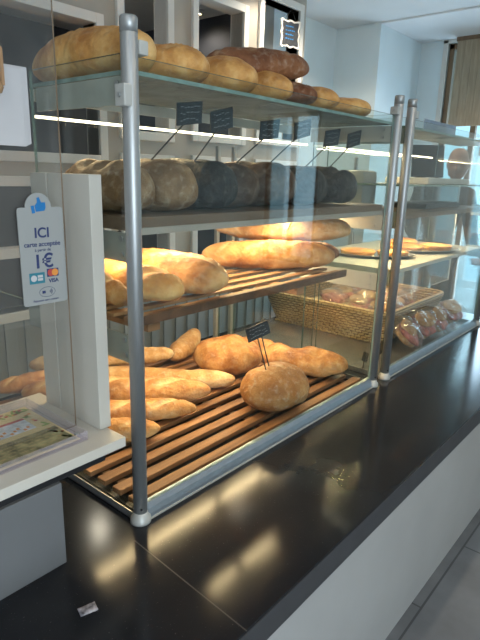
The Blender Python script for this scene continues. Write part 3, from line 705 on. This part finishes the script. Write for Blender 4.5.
oval_tray(1.80, .30, .4805, .20, .13, -.9, 'steel serving tray with two tarts beside the posts')
oval_tray(2.22, .22, .4805, .22, .15, -.5, 'steel serving tray carrying the golden pastries at the far side')
tart(1.73, .36, .486, .09, 'orange tart on the near steel tray, farther back', 'tart'); tart(1.84, .22, .486, .08, 'orange tart on the near steel tray, close to the glass', 'custard')
tart(2.12, .28, .486, .10, 'big glazed orange tart in the middle of the second steel tray', 'tart'); tart(2.30, .17, .486, .085, 'yellow custard tart at the far end of the second steel tray', 'custard')
bread('glazed_bread', 'dark golden flat bread behind the glazed tart', 'tart', (2.20, .42), (2.42, .34), .10, .05, .481, seed=91)
# flat carton stack on shelf in far case
tag(MB().box((1.9, .10, .8465), (2.5, .33, .876), bev=.003).build('cake_carton', M['white_board']), 'flat cream carton lying on the glass upper shelf of the far case', 'carton')
tag(MB().box((1.95, .12, .7225), (2.45, .34, .748), bev=.003).build('pastry_board', M['slate']), 'dark flat pastry board on the middle shelf of the far case', 'board')
# paper card holder on top of the far case
M['card_grey'] = glass('tinted_acrylic', (.6, .68, .78), haze=.5, hcol=(.42, .50, .60))
ch = empty('card_holder', (2.02, .12, 1.0755), label='clear acrylic card holder on the top shelf of the far case', cat='card holder')
MB().pane((-.21, -.002, 0), (.21, .002, .066), 1).build('acrylic_panel', [M['card_grey'], M['plexi_edge_bright']], ch)
MB().pane((-.21, -.002, 0), (.21, .05, .003), 2).build('foot_panel', [M['plexi'], M['plexi_edge_bright']], ch)
tag(MB().prism([(1.70, .16, 1.0758), (1.86, .12, 1.0758), (1.98, .22, 1.0758), (1.86, .28, 1.0758), (1.82, .22, 1.0758)], (0, 0, .004)).build('folded_paper', M['paper2']), 'crumpled beige paper lying on the top glass of the far case', 'paper')
# white paper bag behind the dark loaves
bg = MB(); bg.box((1.46, .22, .7235), (1.60, .33, .90), bev=.02); tag(bg.build('paper_bag', M['paper']), 'white paper bag standing in the far case behind the posts', 'paper bag')

# cash register on the far side, behind the cases
cr = empty('cash_register', (3.05, .62, -.03), label='black touch screen cash register on the pedestal beyond the cases', cat='cash register')
MB().box((-.16, -.16, 0), (.16, .16, .06), bev=.01).build('register_base', M['screen_black'], cr)
MB().box((-.03, -.03, .06), (.03, .03, .93), bev=.006).build('stand', M['screen_black'], cr)
s = MB().box((-.11, -.015, -.11), (.11, .015, .11), bev=.008).build('screen', M['screen_black'], cr); s.location = (.0, -.04, 1.02); s.rotation_euler = (-.25, 0, -.9)
tag(MB().box((2.97, .38, FLOOR), (3.32, .86, -.03), bev=.006).build('pedestal_cabinet', M['grey_lam']), 'low grey pedestal cabinet at the end of the counter', 'cabinet')

# ------------------------------------------------------------------ the man beyond the case
def skin_mesh(verts, edges, radii, sub=2):
    me = bpy.data.meshes.new('skel'); me.from_pydata(verts, edges, [])
    ob = bpy.data.objects.new('skel', me); C.objects.link(ob)
    md = ob.modifiers.new('s', 'SKIN'); md.use_smooth_shade = True
    for i, r_ in enumerate(radii):
        sv = me.skin_vertices[0].data[i] if len(me.skin_vertices) else None
        if sv is not None: sv.radius = r_ if isinstance(r_, tuple) else (r_, r_); sv.use_root = (i == 0)
    md2 = ob.modifiers.new('u', 'SUBSURF'); md2.levels = sub; md2.render_levels = sub
    dg = bpy.context.evaluated_depsgraph_get(); dg.update(); ev = ob.evaluated_get(dg)
    m2 = bpy.data.meshes.new_from_object(ev); bpy.data.objects.remove(ob); return m2
def make_skel(pts, chains):
    names = list(pts); idx = {n_: i for i, n_ in enumerate(names)}
    V = [pts[n_][0] for n_ in names]; R = [pts[n_][1] for n_ in names]
    E = [(idx[c[i]], idx[c[i + 1]]) for c in chains for i in range(len(c) - 1)]
    return V, E, R
def skinned(pts, chains, sub=2):
    V, E, R = make_skel(pts, chains)
    me = bpy.data.meshes.new('skel'); me.from_pydata(V, E, [])
    ob = bpy.data.objects.new('skel', me); C.objects.link(ob)
    md = ob.modifiers.new('s', 'SKIN'); md.use_smooth_shade = True
    if not len(me.skin_vertices):
        bm = bmesh.new(); bm.from_mesh(me); bm.verts.layers.skin.verify(); bm.to_mesh(me); bm.free()
    for i, r_ in enumerate(R):
        sv = me.skin_vertices[0].data[i]; sv.radius = r_ if isinstance(r_, tuple) else (r_, r_); sv.use_root = (i == 0)
    md2 = ob.modifiers.new('u', 'SUBSURF'); md2.levels = sub; md2.render_levels = sub
    dg = bpy.context.evaluated_depsgraph_get(); dg.update()
    m2 = bpy.data.meshes.new_from_object(ob.evaluated_get(dg)); bpy.data.objects.remove(ob); return m2
# local frame: x = his left, y = back, z up; faces -y; leaning a little towards his left
h0 = 0
P = {'pelvis': ((-.05, 0, .93), (.15, .11)), 'waist': ((-.05, 0, 1.06), (.145, .105)), 'chest': ((-.03, 0, 1.24), (.17, .115)), 'upch': ((-.01, .0, 1.38), (.15, .10)),
     'neck': ((.02, -.01, 1.47), .058), 'skull': ((.05, -.02, 1.56), .06),
     'shR': ((-.19, 0, 1.39), .062), 'elR': ((-.27, -.04, 1.12), .045), 'wrR': ((-.20, -.24, 1.0), .030), 'haR': ((-.17, -.31, .98), .032),
     'shL': ((.18, 0, 1.37), .062), 'elL': ((.25, .04, 1.11), .045), 'wrL': ((.23, -.14, .93), .030), 'haL': ((.22, -.21, .91), .032),
     'hiR': ((-.13, 0, .86), .095), 'knR': ((-.14, -.02, .48), .062), 'anR': ((-.14, .02, .09), .040), 'toR': ((-.15, -.12, .04), .035),
     'hiL': ((.05, 0, .86), .095), 'knL': ((.06, -.02, .48), .062), 'anL': ((.06, .02, .09), .040), 'toL': ((.08, -.12, .04), .035)}
chains = [['pelvis', 'waist', 'chest', 'upch', 'neck', 'skull'], ['upch', 'shR', 'elR', 'wrR', 'haR'], ['upch', 'shL', 'elL', 'wrL', 'haL'],
          ['pelvis', 'hiR', 'knR', 'anR', 'toR'], ['pelvis', 'hiL', 'knL', 'anL', 'toL']]
me = skinned(P, chains)
bm = bmesh.new(); bm.from_mesh(me)
# head with face
hc = Vector((.06, -.035, 1.605)); r_ = bmesh.ops.create_uvsphere(bm, u_segments=40, v_segments=28, radius=1)
Rz = Matrix.Rotation(math.radians(-25), 4, 'Z') @ Matrix.Rotation(math.radians(12), 4, 'X')
for v in r_['verts']:
    c = v.co.copy(); x, y, z = c
    rnd_ = min(1.9, max(.02, 1 - z * z) ** -.16); wd = .079 * (1 - .20 * max(0, -z) ** 1.5) * rnd_; dp = .100 * rnd_; ht = .122
    q_ = Vector((x * wd, y * dp, z * ht))
    if y < 0:
        q_.y -= .022 * math.exp(-((x / .16) ** 2 + ((z + .12) / .20) ** 2))           # nose
        q_.y += .012 * math.exp(-(((abs(x) - .36) / .18) ** 2 + ((z - .05) / .12) ** 2))  # eye sockets
        q_.y -= .006 * math.exp(-((x / .5) ** 2 + ((z - .22) / .10) ** 2))             # brow
        q_.y -= .006 * math.exp(-((x / .25) ** 2 + ((z + .48) / .08) ** 2))            # lips
        q_.y -= .008 * math.exp(-((x / .3) ** 2 + ((z + .82) / .15) ** 2))             # chin
    v.co = hc + (Rz @ q_)
for sx in (-1, 1):   # ears
    r_ = bmesh.ops.create_uvsphere(bm, u_segments=12, v_segments=10, radius=1)
    for v in r_['verts']: v.co = hc + (Rz @ Vector((sx * .078 + v.co.x * .010, .012 + v.co.y * .018, -.005 + v.co.z * .032)))
# fingers
for hn, wn in (('haR', 'wrR'), ('haL', 'wrL')):
    hp = Vector(P[hn][0]); d = (hp - Vector(P[wn][0])).normalized(); sd_ = d.cross(Vector((0, 0, 1))).normalized(); dn = sd_.cross(d).normalized()
    fb = MB()
    for i, (L_) in enumerate((.068, .078, .073, .058)):
        s0 = hp + sd_ * (-.03 + .02 * i) + d * .02
        fb.tube([s0, s0 + d * L_ * .5 - dn * .004, s0 + d * L_ * .8 - dn * .02, s0 + d * L_ * .9 - dn * .035], [.010, .009, .008, .006], 8)
    t0 = hp - sd_ * .035 - d * .02; fb.tube([t0, t0 - sd_ * .02 + d * .03, t0 - sd_ * .018 + d * .055], [.012, .010, .007], 8)
    tm = bpy.data.meshes.new('t'); fb.bm.to_mesh(tm); fb.bm.free(); bm.from_mesh(tm)
me2 = bpy.data.meshes.new('body'); bm.to_mesh(me2); bm.free()
man = link('person', me2, M['skin'], None, True, (3.64, .644, FLOOR)); man.rotation_euler = (0, 0, math.radians(-52))
man.scale = (1, 1, 1)
rm = man.modifiers.new('remesh', 'REMESH'); rm.mode = 'VOXEL'; rm.voxel_size = .008; rm.use_smooth_shade = True
tag(man, 'bald person in a dark sweater leaning beyond the far display case', 'person')
def grown(keys, chs, g, name, mat):
    PP = {k_: (P[k_][0], tuple(a + g for a in P[k_][1]) if isinstance(P[k_][1], tuple) else P[k_][1] + g) for k_ in keys}
    return link(name, skinned(PP, chs), M[mat], man, True)
grown(['pelvis', 'waist', 'chest', 'upch', 'neck', 'shR', 'elR', 'wrR', 'shL', 'elL', 'wrL'], [['pelvis', 'waist', 'chest', 'upch', 'neck'], ['upch', 'shR', 'elR', 'wrR'], ['upch', 'shL', 'elL', 'wrL']], .014, 'sweater', 'sweater')
grown(['pelvis', 'hiR', 'knR', 'anR', 'hiL', 'knL', 'anL'], [['pelvis', 'hiR', 'knR', 'anR'], ['pelvis', 'hiL', 'knL', 'anL']], .016, 'trousers', 'trousers')
for s_ in ('R', 'L'):
    a = Vector(P['an' + s_][0]); b = Vector(P['to' + s_][0])
    grown(['an' + s_, 'to' + s_], [['an' + s_, 'to' + s_]], .010, 'shoe', 'shoe')

# ------------------------------------------------------------------ the white stand at the left
bxs = empty('till_pedestal', (-.62, .20, 0), label='grey box pedestal with white top standing on the worktop left of the first case', cat='stand')
MB().box((-.60, -.195, 0), (.408, .18, .206), bev=.002).build('grey_box', M['grey_lam'], bxs)
MB().box((-.60, -.185, .206), (.53, .175, .229)).build('shadow_gap', M['black_gap'], bxs)
MB().box((-.60, -.201, .229), (.580, .188, .254), bev=.002).build('white_top', M['white'], bxs)
# white upright panel with groove
up = empty('upright_panel', (-.046, .195, .2545), label='white upright wooden panel with a slot standing on the white top', cat='upright panel')
MB().box((-.016, -.125, 0), (.016, .044, .606), bev=.0015).box((-.016, .049, 0), (.016, .12, .606), bev=.0015).box((-.010, .044, 0), (.016, .049, .606)).build('board', M['white'], up)
MB().box((-.0115, .0445, .01), (-.010, .0485, .600)).build('slot', M['black_gap'], up)
# acrylic screen
sc_ = empty('acrylic_screen', (-.55, .136, .2545), label='clear acrylic protection screen standing on the white top', cat='screen')
MB().pane((-.8, -.003, .0), (.463, .003, 1.5), 1).build('sheet', [M['plexi'], M['plexi_edge']], sc_)

# ------------------------------------------------------------------ card sign "ICI carte acceptée 1 €"
def text(body, size, mat, parent, x, z, name='lettering', bold=0.0, align='CENTER'):
    cu = bpy.data.curves.new(name, 'FONT'); cu.body = body; cu.size = size; cu.align_x = align; cu.extrude = .0003; cu.offset = bold
    ob = bpy.data.objects.new(name, cu); C.objects.link(ob)
    bpy.context.evaluated_depsgraph_get().update(); me = bpy.data.meshes.new_from_object(ob); bpy.data.objects.remove(ob)
    ob = bpy.data.objects.new(name, me); C.objects.link(ob); me.materials.clear(); me.materials.append(mat)
    ob.parent = parent; ob.location = (x, -.0013, z); ob.rotation_euler = (math.pi / 2, 0, 0); return ob
sg = empty('payment_sign', (-.1485, .128, .578), label='grey-white card payment sign reading ICI carte acceptée 1€ with a blue thumb', cat='sign')
def disc(mb, cx, cz, rx, rz_, y0, y1, n=32):
    mb.prism([(cx + rx * math.cos(2 * math.pi * i / n), y0, cz + rz_ * math.sin(2 * math.pi * i / n)) for i in range(n)], (0, y1 - y0, 0))
mb = MB(); w2 = .0525
pts = []
for cx, cz, a0 in ((w2 - .006, .006, 270), (w2 - .006, .206, 0)):
    for k_ in range(5):
        a = math.radians(a0 + 90 * k_ / 4); pts.append((cx + .006 * math.cos(a), 0, cz + .006 * math.sin(a)))
for k_ in range(17):
    a = math.radians(0 + 180 * k_ / 16); pts.append((-.004 + .030 * math.cos(a), 0, .212 + .030 * math.sin(a)))
for cx, cz, a0 in ((-w2 + .006, .206, 90), (-w2 + .006, .006, 180)):
    for k_ in range(5):
        a = math.radians(a0 + 90 * k_ / 4); pts.append((cx + .006 * math.cos(a), 0, cz + .006 * math.sin(a)))
mb.prism([(p[0], -.001, p[2]) for p in pts], (0, .0025, 0)); mb.build('card', M['sign'], sg)
# thumbs-up icon
th = MB()
ic = [(-.010, -.010), (.010, -.011), (.014, -.005), (.015, .006), (.006, .007), (.003, .019), (-.002, .018), (-.003, .009), (-.010, .003)]
Rt = Matrix.Rotation(.15, 2)
def tr(p): q_ = Rt @ Vector(p); return (q_.x - .002, -.0018, q_.y + .214)
th.prism([tr(p) for p in ic], (0, .0008, 0)); th.prism([tr(p) for p in ((-.019, -.012), (-.012, -.012), (-.012, .004), (-.019, .004))], (0, .0008, 0))
th.build('thumb_icon', M['thumb'], sg)
text('ICI', .030, M['ink'], sg, .0, .148, bold=.0006); text('carte acceptée', .0145, M['ink'], sg, 0, .129, bold=.0002); text('à partir de', .009, M['ink'], sg, 0, .118)
text('1€', .042, M['ink'], sg, .0, .082, bold=.0008)
MB().box((-.036, -.0016, .048), (.0, -.001, .072)).build('bank_card_logo', M['teal'], sg)
l = MB(); disc(l, -.026, .060, .007, .007, -.002, -.0016); l.box((-.017, -.002, .054), (-.005, -.0016, .0595)).box((-.017, -.002, .061), (-.005, -.0016, .0665)); l.build('bank_card_mark', M['paper'], sg)
MB().box((.006, -.0016, .060), (.034, -.001, .078)).build('card_logo', M['ink'], sg)
l = MB(); disc(l, .015, .069, .008, .008, -.002, -.0016); l.build('logo_circle', M['red'], sg)
l = MB(); disc(l, .025, .069, .008, .008, -.0022, -.0018); l.build('logo_circle', M['orange'], sg)
text('VISA', .012, M['ink'], sg, .021, .047, bold=.0003)
mb = MB()
ov = [(.004 + .019 * math.cos(2 * math.pi * i / 32), -.0014, .027 + .011 * math.sin(2 * math.pi * i / 32)) for i in range(33)]
mb.tube(ov, .0004, 4, cap=False)
for rr_ in (.003, .0055, .008):
    mb.tube([(.008 + rr_ * math.cos(a_ / 10), -.0014, .027 + rr_ * math.sin(a_ / 10)) for a_ in range(-8, 9, 2)], .0006, 4)
mb.box((-.008, -.0016, .024), (-.0005, -.0010, .030)); mb.build('contactless_icon', M['ink'], sg)
text('Paiement sans contact', .0068, M['ink'], sg, .0, .007)

# papers pegged on the screen
pp = empty('paper_sheaf', (-.205, .1345, .918), label='white folded paper bags hanging on the acrylic screen at the top left', cat='paper')
for i in range(4): MB().box((-.10 + .003 * i, -.004 - .004 * i, -.002 * i), (.050 - .006 * i, -.002 - .004 * i, .146 - .002 * i), bev=.0008).build('sheet', M['paper'], pp)
cp = empty('clothes_peg', (-.222, .098, 1.03), label='small wooden clothes peg holding the white papers', cat='clothes peg')
MB().prism([(-.003, 0, -.01), (.003, 0, -.01), (.003, 0, .055), (-.002, 0, .06)], (0, .008, 0)).build('peg_leg', M['peg'], cp)
MB().prism([(-.003, .012, -.01), (.003, .012, -.01), (.003, .016, .055), (-.002, .016, .06)], (0, .008, 0)).build('peg_leg', M['peg'], cp)
MB().tube([(.0, .004, .02), (0, .018, .02)], .006, 10).build('spring', M['alu'], cp)
jb = MB().lathe([(.001, 0), (.012, .004), (.016, .014), (.012, .024), (.001, .028)], (0, 0, 0), 20).build('wooden_bead', M['peg'], None, True, (-.236, .105, 1.002)); tag(jb, 'round wooden bead beside the clothes peg', 'bead')

# ------------------------------------------------------------------ flyer holder on the white top
fh = empty('flyer_holder', (-.225, .185, .2545), .0, label='clear acrylic flyer holder lying on the white top', cat='flyer holder')
MB().box((-.14, -.135, 0), (.115, .145, .003)).build('base_plate', M['acrylic_box'], fh)
MB().box((-.14, -.135, .003), (.115, -.131, .022)).build('front_lip', M['acrylic_box'], fh); MB().box((.111, -.131, .003), (.115, .141, .022)).build('side_lip', M['acrylic_box'], fh); MB().box((-.14, .141, .003), (.115, .145, .022)).build('back_lip', M['acrylic_box'], fh)
MB().tube([(.10, -.112, .012), (.10, -.112, .016)], .006, 12).build('rivet', M['alu'], fh)
gf = 'flyers in the acrylic holder'
def flyer(name, x0, y0, x1, y1, z, label, mats):
    r = empty(name, ((x0 + x1) / 2, (y0 + y1) / 2, z), label=label, cat='flyer', group=None); hx_, hy_ = (x1 - x0) / 2, (y1 - y0) / 2
    MB().box((-hx_, -hy_, 0), (hx_, hy_, .003), bev=.0006).build('sheet', M[mats], r); return r, hx_, hy_
f1, hx_, hy_ = flyer('flyer', -.355, .06, -.125, .315, .2580, 'cream flyer with a fruit and leaf border and a red framed picture', 'paper2')
rn = random.Random(3); bo = {'green_print': MB(), 'orange': MB(), 'red': MB()}
for i in range(70):
    side = i % 4; t = rn.uniform(-1, 1)
    if side < 2: px_, py_ = t * hx_ * .92, hy_ * .84 + rn.uniform(-.010, .010)
    elif side == 2: px_, py_ = hx_ * .84 + rn.uniform(-.010, .010), t * hy_ * .92
    else: px_, py_ = -hx_ * .84 + rn.uniform(-.01, .01), t * hy_ * .92
    k_ = rn.choice(['green_print', 'green_print', 'orange', 'red']); a = rn.uniform(0, 3.1); L_, w_ = (.011, .004) if k_ == 'green_print' else (.0045, .0045)
    bo[k_].prism([(px_ + L_ * math.cos(q2) * math.cos(a) - w_ * math.sin(q2) * math.sin(a), py_ + L_ * math.cos(q2) * math.sin(a) + w_ * math.sin(q2) * math.cos(a), .0031) for q2 in [2 * math.pi * j / 12 for j in range(12)]], (0, 0, .0003))
for k_, nm in (('green_print', 'leaf_print'), ('orange', 'fruit_print'), ('red', 'berry_print')): bo[k_].build(nm, M[k_], f1)
MB().box((-.03, -.005, .0031), (.075, .055, .0034)).build('picture_print', M['pale_print'], f1)
MB().box((-.03, .055, .0031), (.075, .066, .0035)).build('red_band', M['red'], f1)
l = MB(); 
for q3 in range(8): l.box((-.02 + q3 * .011, -.002 + (q3 % 3) * .008, .0036), (-.013 + q3 * .011, .008 + (q3 % 3) * .008, .0038))
l.build('food_print', M['orange'], f1)
MB().box((-hx_ + .006, -hy_ + .005, .0031), (hx_ - .006, -.028, .0034)).build('photo_print', M['olive_print'], f1)
l = MB()
for row in range(6):
    x = -hx_ + .02
    while x < hx_ - .03:
        w_ = rn.uniform(.008, .022); l.box((x, -hy_ + .016 + row * .014, .0035), (x + w_, -hy_ + .020 + row * .014, .0037)); x += w_ + .005
l.build('text_lines', M['orange_text'], f1)

# small framed blackboard in the right partition opening
bb = empty('chalk_board', (2.855, 1.665, 1.893), label='small black chalkboard with scalloped white frame hanging in the upper right partition opening', cat='chalkboard', rot=(0, 0, -.25))
def scallop(mb, w_, h_, y0, y1, r_=.012):
    pts = []; n_ = 64
    for i in range(n_):
        a = 2 * math.pi * i / n_; c_, s_ = math.cos(a), math.sin(a); k2 = 1 / max(abs(c_) / w_, abs(s_) / h_) ; k2 *= 1 + .05 * math.cos(8 * a)
        pts.append((c_ * k2, y0, s_ * k2))
    mb.prism(pts, (0, y1 - y0, 0))
mb = MB(); scallop(mb, .088, .092, 0, .01); b1 = mb.build('board_frame', M['joinery_white'], bb)
mb = MB(); scallop(mb, .074, .078, -.004, 0); mb.build('board_face', M['slate'], bb)
mb = MB()
for row in range(4):
    x = -.05
    while x < .03: 
        w_ = rn.uniform(.008, .02); mb.box((x, -.0055, .045 - row * .028), (x + w_, -.0042, .050 - row * .028 + rn.uniform(0, .004))); x += w_ + .006
mb.build('chalk_writing', M['thumb'], bb)
MB().tube([(-.05, .006, .10), (0, .0, .17), (.05, .006, .10)], .0015, 6).build('hanging_cord', M['pin'], bb)

# ------------------------------------------------------------------ daylight and an added front fill
w = bpy.data.worlds.new('World'); SC.world = w; w.use_nodes = True
bgn = w.node_tree.nodes['Background']; bgn.inputs[0].default_value = (.42, .78, .95, 1); bgn.inputs[1].default_value = 1.25
def area(name, loc, rot, sx, sy, e, col):
    ld = bpy.data.lights.new(name, 'AREA'); ld.shape = 'RECTANGLE'; ld.size = sx; ld.size_y = sy; ld.energy = e; ld.color = col
    lo = bpy.data.objects.new(name, ld); C.objects.link(lo); lo.location = loc; lo.rotation_euler = rot; return lo
area('window_daylight', (5.3, -3.0, .8), (0, math.radians(90), 0), 1.6, .8, 4, (.60, .82, 1))
area('door_daylight', (5.3, .66, .4), (0, math.radians(90), 0), 1.8, 1.0, 48, (.62, .82, 1))
area('front_fill', (-1.8, -4.2, .4), (math.radians(108), 0, 0), 1.6, 2.2, 150, (.84, .92, 1))  # added fill light behind the camera, through the unseen front door

# ------------------------------------------------------------------ camera
cam = bpy.data.cameras.new('camera'); co = bpy.data.objects.new('camera', cam); C.objects.link(co)
cam.sensor_fit = 'VERTICAL'; cam.sensor_height = 36; cam.lens = 537.8258 / 640 * 36; cam.clip_start = .02
r = Vector((.64805038, -.76112275, .0268861)); u = Vector((.18289444, .18979877, .96463778)); f = Vector((.73931071, .62021657, -.26220429))
co.matrix_world = Matrix(((r.x, u.x, -f.x, -.76553303), (r.y, u.y, -f.y, -.95742213), (r.z, u.z, -f.z, .87033695), (0, 0, 0, 1)))
SC.camera = co
SC.view_settings.view_transform = 'Standard'; SC.view_settings.look = 'None'; SC.view_settings.gamma = 1; SC.view_settings.exposure = .32
SC.cycles.transparent_max_bounces = 40; SC.cycles.max_bounces = 8
